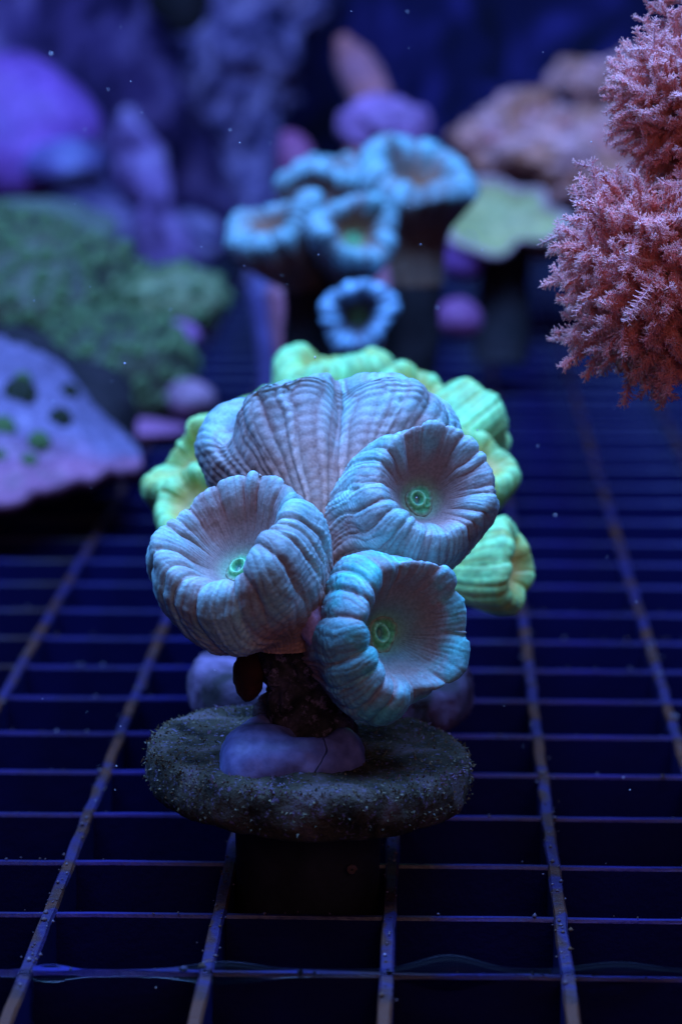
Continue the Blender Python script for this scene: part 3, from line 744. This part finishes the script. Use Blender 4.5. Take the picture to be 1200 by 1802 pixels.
# ------------------------------------------------------------------ soft coral at the right edge
def twig_mesh(name, seed):
    """one feathery head: eight to ten arms, each with rows of small forked side twigs; base at origin, grows along +Z"""
    rs = random.Random(seed)
    V, F, C = [], [], []
    def seg(p, q, r0, r1, c0, c1):
        p = np.array(p); q = np.array(q)
        t = unit(q - p)
        a = unit(np.cross(t, [0.3, 0.77, 0.56])); b = np.cross(t, a)
        n = len(V)
        for P_, r, c in ((p, r0, c0), (q, r1, c1)):
            for k in range(3):
                an = 2 * PI * k / 3
                V.append(P_ + r * (math.cos(an) * a + math.sin(an) * b)); C.append(c)
        for k in range(3):
            k2 = (k + 1) % 3
            F.append([n + k, n + k2, n + 3 + k2, n + 3 + k])
        F.append([n + 3, n + 4, n + 5])
    stem_c = np.array([0.90, 0.60, 0.62]); arm_c = np.array([0.92, 0.32, 0.33]); tip_c = np.array([0.98, 0.30, 0.22])
    top = np.array([0, 0, 0.26])
    pts = [np.array([0, 0, z]) + np.array([rs.uniform(-.02, .02), rs.uniform(-.02, .02), 0]) for z in (0, 0.09, 0.18)] + [top]
    for i in range(3):
        for _ in range(1):
            seg(pts[i], pts[i + 1], 0.075 - 0.005 * i, 0.07 - 0.005 * i, stem_c, stem_c)
    na = rs.randint(8, 10)
    for a in range(na):
        az = 2 * PI * a / na + rs.uniform(-0.25, 0.25)
        pol = rs.uniform(0.12, 1.0)
        L = rs.uniform(0.70, 0.92)
        bend = np.array([rs.gauss(0, 1), rs.gauss(0, 1), 0]) * 0.014
        d = np.array([math.cos(az), math.sin(az), 0])
        n = 26
        arm = []
        p = top + d * 0.04
        ang = pol * 0.55
        for i in range(n + 1):
            arm.append(p.copy())
            dirv = math.sin(ang) * d + math.cos(ang) * np.array([0, 0, 1])
            p = p + dirv * L / n + np.array([rs.gauss(0, .005), rs.gauss(0, .005), rs.gauss(0, .005)])
            ang += pol * 0.05
            d = d + bend
        for i in range(n):
            r0 = lerp(0.030, 0.009, i / n); r1 = lerp(0.030, 0.009, (i + 1) / n)
            seg(arm[i], arm[i + 1], r0, r1, lerp(stem_c, arm_c, i / n), lerp(stem_c, arm_c, (i + 1) / n))
        side = np.array([-d[1], d[0], 0])
        for i in range(5, n + 1):
            t = unit(arm[min(i, n)] - arm[i - 1])
            outn = np.cross(side, t)
            for s in (-1, 1):
                for row in (-0.7, 0.0, 0.7):
                    ln = (0.04 + 0.055 * math.sin(PI * min(1, (i / n) ** 0.7 * 0.85))) * rs.uniform(0.75, 1.25)
                    pd = unit(s * side * rs.uniform(0.7, 1.0) + outn * row + t * rs.uniform(0.75, 1.25) + np.array([rs.gauss(0, .07) for _ in range(3)]))
                    base = arm[i - 1] + (arm[min(i, n)] - arm[i - 1]) * rs.random()
                    mid = base + pd * ln * 0.6
                    seg(base, mid, 0.0065, 0.0055, arm_c, lerp(arm_c, tip_c, 0.6))
                    for kf in (-1, 1):
                        e = mid + unit(pd + kf * 0.5 * side * s + np.array([rs.gauss(0, .14) for _ in range(3)])) * ln * rs.uniform(0.35, 0.6)
                        seg(mid, e, 0.0055, 0.004, lerp(arm_c, tip_c, 0.6), tip_c)
    me = bpy.data.meshes.new(name)
    me.from_pydata([tuple(x) for x in V], [], F)
    at_ = me.color_attributes.new("Col", 'FLOAT_COLOR', 'POINT')
    cc = np.ones((len(V), 4), np.float32); cc[:, :3] = np.array(C)
    at_.data.foreach_set("color", cc.ravel())
    me.polygons.foreach_set("use_smooth", np.ones(len(me.polygons), dtype=bool))
    me.materials.append(M['soft'])
    return me
heads = [twig_mesh("feathery_polyp", 900 + k) for k in range(6)]
sroot = at(1480, 900, 27.5); sroot[2] = 0
soft = thing("soft_coral", sroot, "pink feathery soft coral reaching in from the right edge", "soft coral")
def clump(center, rcore, n, scale, seed, back=0.25):
    rs = np.random.default_rng(seed)
    center = np.array(center)
    gold = PI * (3 - math.sqrt(5))
    k = 0
    for i in range(n):
        z = 1 - 2 * (i + 0.5) / n
        r = math.sqrt(1 - z * z)
        d = np.array([r * math.cos(gold * i), r * math.sin(gold * i), z]) + rs.normal(0, 0.12, 3)
        d = unit(d)
        if d[1] > back + 0.3: continue
        o = bpy.data.objects.new("feathery_polyp", heads[(i + seed) % 6])
        scene.collection.objects.link(o)
        o.parent = soft
        o.location = center + d * rcore * rs.uniform(0.8, 1.15) - sroot
        qt = Vector(d).to_track_quat('Z', 'Y') @ Matrix.Rotation(rs.uniform(0, 6.28), 3, 'Z').to_quaternion()
        o.rotation_euler = qt.to_euler()
        o.scale = [scale * rs.uniform(0.85, 1.12)] * 3
c1p, c2p, c3p = at(1170, 488, 27.3), at(1218, 178, 27.3), at(1232, 5, 27.3)
clump(c1p, 0.18, 84, 0.84, 1)
clump(c2p, 0.14, 70, 0.66, 2)
clump(c3p, 0.12, 18, 0.42, 3)
v, f = tube(spline([c1p, at(1260, 520, 27.6), at(1380, 620, 27.6), sroot + [0, 0, 1.0], sroot], 40), np.linspace(0.30, 0.7, 40), 24, 5, 0.2, 1.5)
cc = np.tile([0.55, 0.30, 0.42], (len(v), 1)); mk("trunk", v, f, M['soft'], soft, cc)
v, f = tube(spline([c3p, c2p, at(1300, 330, 27.6), at(1380, 600, 27.6)], 40), np.linspace(0.12, 0.35, 40), 24, 6, 0.2, 1.5)
cc = np.tile([0.55, 0.30, 0.42], (len(v), 1)); mk("branch", v, f, M['soft'], soft, cc)

# ------------------------------------------------------------------ left: lavender plate with pits
def colour_body(name, center, r, col_fn, label, cat, parent=None, mat=None, **kw):
    v, f = ellipsoid(center, r, **kw)
    return mk(name, v, f, mat or M['mass'], parent, col_fn(v), label=label, cat=cat)

corallite_me = None
def corallite(parent, p, n, s, mat, name="corallite"):
    """a little cup standing on a coral's skin"""
    global corallite_me
    key = mat.name
    if corallite_me is None: corallite_me = {}
    if key not in corallite_me:
        prof = [(0.05, 0.34), (0.30, 0.34), (0.50, 0.62), (0.72, 0.60), (0.95, 0.2), (1.05, -0.3)]
        nt = 10
        vs = [(r * math.cos(2 * PI * k / nt), r * math.sin(2 * PI * k / nt), z) for r, z in prof for k in range(nt)]
        me = bpy.data.meshes.new(name)
        me.from_pydata(vs, [], grid_faces(len(prof), nt).tolist())
        me.polygons.foreach_set("use_smooth", np.ones(len(me.polygons), dtype=bool))
        me.materials.append(mat)
        corallite_me[key] = me
    o = bpy.data.objects.new(name, corallite_me[key])
    scene.collection.objects.link(o); o.parent = parent
    o.location = np.asarray(p) - WORLD[parent.name]
    o.rotation_euler = Vector(n).to_track_quat('Z', 'Y').to_euler()
    o.scale = (s, s, s)
    return o
M['pit'] = rock_mat("dark_pit", [(0.35, (0.010, 0.012, 0.01)), (0.65, (0.04, 0.05, 0.02))], scale=3)
M['greencup'] = rock_mat("green_cup", [(0.3, (0.04, 0.08, 0.03)), (0.6, (0.12, 0.20, 0.06))], scale=3)
M['mosscup'] = rock_mat("moss_cup", [(0.3, (0.05, 0.10, 0.05)), (0.5, (0.15, 0.24, 0.09)), (0.7, (0.30, 0.36, 0.18))], scale=0.8)

pl = at(20, 760, 43.5)
plate = thing("plate_coral", on_floor(40, 900), "lavender plate coral with dark pits and pink rim at left edge", "coral")
# tilted roof-shaped sheet: high at left, thin pointed rim at right
nu, nv = 70, 60
U = np.linspace(0, 1, nu)[:, None]; V_ = np.linspace(0, 1, nv)[None]
top_px = [(-120, 590), (0, 590), (60, 605), (130, 660), (180, 730), (245, 800)]
bot_px = [(-120, 890), (0, 872), (60, 868), (130, 850), (190, 830), (250, 808)]
tp = spline([at(x, y, 47.0 - 2.2 * i / 5) for i, (x, y) in enumerate(top_px)], nu)
bt = spline([at(x, y, 41.0 + 1.2 * i / 5) for i, (x, y) in enumerate(bot_px)], nu)
P = tp[:, None] * (1 - V_[..., None]) + bt[:, None] * V_[..., None]
P = P + np.array([0, -0.15, 0.22]) * (np.sin(V_ * PI) * (1 - U * 0.8))[..., None] + (0.34 * fbm(P * 1.2, 3, 5, 0.6))[..., None] * np.array([0, -0.4, 0.9])
Pb = P + np.array([0.0, 0.35, -0.55]) * (0.35 + 0.65 * np.sin(V_ * PI))[..., None]
col = lerp(np.array([0.20, 0.15, 0.26]), np.array([0.32, 0.12, 0.20]), sstep(0.62, 0.95, V_)[..., None] * np.ones((nu, 1, 1)))
col = col * (0.85 + 0.4 * fbm(P * 1.6, 8, 4))[..., None]
vv = np.vstack([P.reshape(-1, 3), Pb.reshape(-1, 3)])
ft = grid_faces(nu, nv, False)
fb = ft[:, ::-1] + nu * nv
ring = [i * nv for i in range(nu)] + [(nu - 1) * nv + j for j in range(1, nv)] + [i * nv + nv - 1 for i in range(nu - 2, -1, -1)] + [j for j in range(nv - 2, 0, -1)]
side = np.array([[ring[k], ring[(k + 1) % len(ring)], ring[(k + 1) % len(ring)] + nu * nv, ring[k] + nu * nv] for k in range(len(ring))])
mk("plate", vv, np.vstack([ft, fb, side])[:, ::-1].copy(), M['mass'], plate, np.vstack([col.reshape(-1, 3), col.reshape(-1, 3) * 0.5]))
NP = grid_normals(P)
for (px, py, s, mt) in ((34, 692, 0.27, 'pit'), (103, 738, 0.18, 'pit'), (40, 668, 0.15, 'greencup'), (5, 755, 0.20, 'greencup'), (72, 775, 0.17, 'greencup'), (122, 690, 0.15, 'pit'), (52, 815, 0.13, 'greencup'), (0, 805, 0.12, 'greencup')):
    # nearest place on the sheet
    scr = (P - CAM); dd = scr @ Fv
    sxp = 600 + FPX * (scr @ Rv) / dd; syp = 901 - FPX * (scr @ Uv) / dd
    k = np.argmin((sxp - px) ** 2 + (syp - py) ** 2)
    p = P.reshape(-1, 3)[k]
    corallite(plate, p, (0.1, -0.6, 0.8), s, M[mt])
v, f = ellipsoid(on_floor(20, 890) + [-0.6, 2.6, 0.9], (2.4, 1.6, 1.3), 30, 40, 0.3, 0.8, 77)
mk("base", v, f, M['darkstalk'], plate)

# green mound studded with little cups
gm = thing("star_coral", on_floor(60, 770), "mossy green mound coral studded with small cups at left", "coral")
def moss(v):
    k = fbm(v * 0.9, 4, 4)[:, None]
    return lerp(np.array([0.012, 0.015, 0.012]), np.array([0.10, 0.11, 0.06]), np.clip(0.5 + k * 1.1, 0, 1))
def place_on(parent, v, n, smin, smax, mat, seed, facing=0.0):
    rs = random.Random(seed)
    cen = v.mean(0)
    cand = [p for p in v if (unit(p - cen)[1] < facing + 0.1 and unit(p - cen)[2] > -0.3)]
    out = []
    tries = 0
    while len(out) < n and tries < 4000:
        tries += 1
        p = rs.choice(cand)
        if all(np.linalg.norm(p - q) > 1.7 * smax for q in out):
            out.append(p)
            corallite(parent, p, unit(p - cen), rs.uniform(smin, smax), mat)
for (c, r, lab, n, sd) in (((40, 545, 54), (2.5, 1.8, 1.75), "mound", 130, 1), ((195, 660, 52), (1.45, 1.3, 1.15), "foot_lobe", 70, 2)):
    v, f = ellipsoid(at(*c), r, 70, 100, 0.22, 0.9, 50 + sd, 5)
    mk(lab, v, f, M['mass'], gm, moss(v))
    place_on(gm, v, n, 0.12, 0.19, M['mosscup'], sd)
for nm, c, r, cl in (("lobe", (300, 530, 53), (1.05, 0.9, 0.72), (0.20, 0.24, 0.11)), ("rim_lobe", (335, 700, 51), (0.42, 0.5, 0.33), (0.30, 0.16, 0.22)), ("rim_lobe", (280, 590, 52.2), (0.75, 0.5, 0.28), (0.38, 0.14, 0.34)), ("crown_lobe", (30, 410, 57), (2.0, 1.4, 0.65), (0.16, 0.18, 0.14)), ("foot_rim", (230, 757, 50.5), (1.0, 0.6, 0.2), (0.34, 0.12, 0.24))):
    v, f = ellipsoid(at(*c), r, 36, 48, 0.3, 1.2, int(c[0]))
    if nm == 'lobe': place_on(gm, v, 26, 0.10, 0.15, M['mosscup'], 9)
    mk(nm, v, f, M['mass'], gm, np.array(cl) * (1 + 0.4 * fbm(v * 1.5, 5, 3))[:, None])

# purple dome high at the left, and what it grows on
def flat_col(c, a=0.3, fr=1.0, c2=None):
    c = np.array(c); c2 = np.array(c2) if c2 is not None else c
    def fn(v):
        k = fbm(v * fr, 6, 4)[:, None]
        return lerp(c, c2, np.clip(0.5 + 1.2 * k, 0, 1)) * (1 + a * fbm(v * fr * 3, 9, 3)[:, None])
    return fn
dome = thing("dome_coral", at(-40, 420, 66), "smooth violet dome coral high at the left edge", "coral")
colour_body("dome", at(-20, 225, 66), (2.4, 1.8, 1.75), flat_col((0.36, 0.12, 0.50), 0.35, 0.9, (0.26, 0.10, 0.42)), None, None, dome, amp=0.25, freq=0.6, seed=61)
colour_body("skirt", at(110, 290, 65), (0.9, 0.9, 0.55), flat_col((0.16, 0.10, 0.34), 0.5, 1.2, (0.22, 0.20, 0.42)), None, None, dome, amp=0.3, freq=0.8, seed=62)
M['bluerock'] = rock_mat("blue_rock", [(0.38, (0.03, 0.025, 0.08)), (0.50, (0.24, 0.17, 0.38)), (0.64, (0.60, 0.44, 0.72))], scale=1.1, bump=0.2, bscale=2, dist=0.8)
M['violetrock'] = rock_mat("violet_rock", [(0.36, (0.08, 0.04, 0.12)), (0.5, (0.38, 0.20, 0.50)), (0.66, (0.60, 0.40, 0.74))], scale=0.7, bump=0.2, bscale=2, dist=0.8)
def pillar(pts, rads, mat, label, seed, name="rock_pillar"):
    path = spline([at(*p) for p in pts], 50)
    v, f = tube(path, np.interp(np.linspace(0, 1, 50), np.linspace(0, 1, len(rads)), rads), 64, seed, 0.95, 0.9)
    return mk(name, v, f, mat, label=label, cat="rock")
pillar([(470, -160, 78), (440, 60, 78), (420, 180, 78), (455, 330, 76), (470, 480, 75), (470, 700, 74)], [1.7, 1.5, 1.3, 0.6, 0.6, 1.2], M['bluerock'], "tall pale blue rock pillar at the back left of centre", 71)
pillar([(225, 200, 72), (250, 300, 71), (280, 390, 70), (295, 450, 70), (300, 640, 70)], [0.30, 0.5, 0.65, 0.55, 0.5], M['violetrock'], "short violet crusted rock pillar right of the dome", 72)
pillar([(330, -140, 70), (318, 20, 70), (305, 60, 70)], [1.0, 0.55, 0.1], M['darkstalk'], "dark rock tip hanging at the top edge", 73, "rock")
v, f = ellipsoid(at(60, 430, 72), (4.5, 2.2, 1.6), 50, 70, 0.35, 0.5, 74)
mk("rock", v, f, M['bluerock'], label="dim blue rock ledge under the violet dome", cat="rock")

# ------------------------------------------------------------------ behind the blue coral
def finger(name, pts, rads, col, label, cat, seed, group=None, c2=None):
    path = spline([at(*p) for p in pts], 40)
    v, f = tube(path, np.interp(np.linspace(0, 1, 40), np.linspace(0, 1, len(rads)), rads), 32, seed, 0.3, 1.0)
    return mk(name, v, f, M['mass'], None, flat_col(col, 0.3, 1.0, c2)(v), label=label, cat=cat, group=group)
finger("branch_coral", [(598, 62, 62), (618, 105, 62), (648, 160, 61), (660, 230, 60), (655, 340, 60), (650, 620, 60)], [0.12, 0.42, 0.45, 0.40, 0.7, 0.9], (0.55, 0.16, 0.13), "salmon finger coral rising behind the blue coral", "coral", 81, c2=(0.46, 0.18, 0.26))
finger("branch_coral", [(498, 235, 60), (515, 260, 60), (530, 330, 60), (560, 620, 60)], [0.12, 0.38, 0.45, 0.6], (0.36, 0.09, 0.20), "dark red stubby coral behind the upper middle blue cup", "coral", 82)
v, f = ellipsoid(at(672, 222, 58), (0.68, 0.5, 0.46), 48, 64, 0.7, 1.8, 83)
o = mk("knob_coral", v, f, M['mass'], None, flat_col((0.36, 0.16, 0.36), 0.5, 1.6)(v), label="purple knob coral between salmon finger and blue cups", cat="coral")
finger("branch_coral", [(492, 478, 50), (497, 520, 50), (500, 590, 50), (500, 700, 50)], [0.08, 0.30, 0.24, 0.12], (0.34, 0.11, 0.15), "pink finger coral left of the dark stalks", "coral", 84)
finger("branch_coral", [(462, 470, 52), (462, 520, 52), (468, 590, 52), (470, 700, 52)], [0.08, 0.28, 0.20, 0.12], (0.10, 0.07, 0.20), "dim violet finger coral beside the pink one", "coral", 85)
v, f = ellipsoid(at(805, 560, 52), (0.42, 0.4, 0.36), 30, 40, 0.3, 1.4, 86)
mk("knob_coral", v, f, M['mass'], None, flat_col((0.26, 0.08, 0.20), 0.3, 1.2)(v), label="small plum coral low right of the dark stalks", cat="coral")
v, f = ellipsoid(at(815, 450, 55), (0.40, 0.4, 0.42), 30, 40, 0.3, 1.4, 87)
mk("knob_coral", v, f, M['mass'], None, flat_col((0.24, 0.08, 0.30), 0.3, 1.2)(v), label="small violet coral under the pale green plate", cat="coral")

# right: leather coral cluster and pale green plate
lc = thing("leather_coral", at(980, 480, 62), "soft orange brown leather coral cluster far right behind", "coral")
rs = random.Random(5)
for k, (px, py, d, r) in enumerate([(860, 245, 62, 0.75), (930, 215, 63, 0.95), (1000, 235, 62, 0.9), (1070, 250, 61, 1.0), (960, 275, 60, 0.85), (1040, 300, 60, 0.85), (880, 285, 61, 0.6), (1100, 150, 64, 1.1), (1030, 145, 65, 0.8), (1130, 220, 62, 0.9), (1110, 330, 60, 0.7), (990, 330, 60, 0.6)]):
    v, f = ellipsoid(at(px, py, d), (r, r * 0.9, r * 0.62), 48, 64, 0.75, 2.0, 200 + k)
    cl = flat_col((0.56, 0.20, 0.11), 0.7, 2.2, (0.82, 0.38, 0.38))(v)
    mk("lobe", v, f, M['mass'], lc, cl)
v, f = ellipsoid(at(1000, 345, 63), (2.0, 1.2, 1.4), 36, 48, 0.3, 0.8, 230)
mk("body", v, f, M['mass'], lc, flat_col((0.30, 0.15, 0.10), 0.3, 1.0)(v))
gp = thing("plate_coral", at(880, 520, 56), "pale green plate coral with light rim right of the blue coral", "coral")
# a cupped sheet leaning towards the viewer, thick pale edge
nu, nv = 60, 40
th = np.linspace(0, 2 * PI, nu, endpoint=False)[None]; rr = np.linspace(0.02, 1, nv)[:, None]
ol = 1 + 0.14 * np.cos(3 * th + 0.5) + 0.10 * np.cos(5 * th + 2) + 0.06 * np.cos(8 * th)
e_u = unit([0.0, 0.62, 0.78]); e_n = unit([0.0, -0.78, 0.62])
G = at(880, 392, 55) + (rr * ol * np.cos(th) * 1.12)[..., None] * Rv + (rr * ol * np.sin(th) * 0.78)[..., None] * e_u + (0.28 * rr ** 3 * np.ones_like(th))[..., None] * e_n
G = G + (0.10 * fbm(G * 1.3, 4, 3))[..., None] * e_n
H_ = G - 0.22 * e_n
cl = flat_col((0.36, 0.40, 0.12), 0.2, 0.8, (0.48, 0.42, 0.18))(G.reshape(-1, 3)).reshape(nv, nu, 3)
cl = lerp(cl, np.array([0.56, 0.34, 0.34]), sstep(0.80, 0.95, rr)[..., None])
fa = grid_faces(nv, nu)
rimf = np.stack([(nv - 1) * nu + np.arange(nu), (nv - 1) * nu + (np.arange(nu) + 1) % nu, nv * nu + (nv - 1) * nu + (np.arange(nu) + 1) % nu, nv * nu + (nv - 1) * nu + np.arange(nu)], -1)
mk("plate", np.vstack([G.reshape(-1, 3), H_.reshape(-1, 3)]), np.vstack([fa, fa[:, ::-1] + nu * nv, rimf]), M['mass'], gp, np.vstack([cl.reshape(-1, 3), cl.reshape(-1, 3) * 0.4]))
v, f = tube(spline([at(890, 410, 55.5), at(885, 500, 56), at(880, 640, 56)], 20), [0.5] * 20, 20, 3, 0.3, 1)
mk("foot", v, f, M['darkstalk'], gp)

# ------------------------------------------------------------------ clear strip in place of a wavy reflection on the nearest bar
gx = np.linspace(-20, 1220, 160)
gh_ = 0.025 + 0.13 * np.exp(-((gx - 790) / 75) ** 2) + 0.075 * np.exp(-((gx - 395) / 80) ** 2) + 0.07 * np.exp(-((gx - 1085) / 85) ** 2) + 0.05 * np.exp(-((gx - 90) / 40) ** 2)
gcen = np.array([at(x, 1708, 24.5) for x in gx]); gcen[:, 2] = 0.0
gt = np.linspace(0, 2 * PI, 14, endpoint=False)
G = gcen[:, None] + np.stack([np.zeros((160, 14)), np.cos(gt)[None] * (0.05 + 0.4 * gh_[:, None]), np.sin(gt)[None] * gh_[:, None]], -1)
mk("gel_strip", G.reshape(-1, 3), grid_faces(160, 14), M['gel'], label="faint clear wavy gel strip lying along the nearest bar", cat="gel")

# ------------------------------------------------------------------ specks drifting in the water
vs, fs = [], []
specks = [(955, 92, 27), (618, 20, 26), (1108, 1390, 25.5), (848, 440, 29), (90, 95, 30), (150, 228, 30), (430, 468, 27), (505, 500, 28), (1068, 980, 30), (975, 500, 27), (1040, 250, 27), (740, 430, 28), (300, 545, 30), (930, 1140, 29)]
for k in range(70): specks.append((random.uniform(0, 1200), random.uniform(0, 1750), random.uniform(24.5, 31)))
for k, (px, py, d) in enumerate(specks):
    p = at(px, py, d)
    s = random.choice([0.004, 0.005, 0.007, 0.010]) * (1.5 if k < 6 else 1)
    b = len(vs)
    for q in ((1, 0, 0), (0, 1, 0), (-1, 0, 0), (0, -1, 0), (0, 0, 1.2), (0, 0, -1.2)):
        vs.append(p + np.array(q) * s * random.uniform(0.6, 1.3))
    for a, c in ((0, 1), (1, 2), (2, 3), (3, 0)):
        fs.append([b + a, b + c, b + 4]); fs.append([b + c, b + a, b + 5])
mk("drifting_specks", vs, fs, M['white'], label="tiny pale specks drifting in the water", cat="specks", kind="stuff")
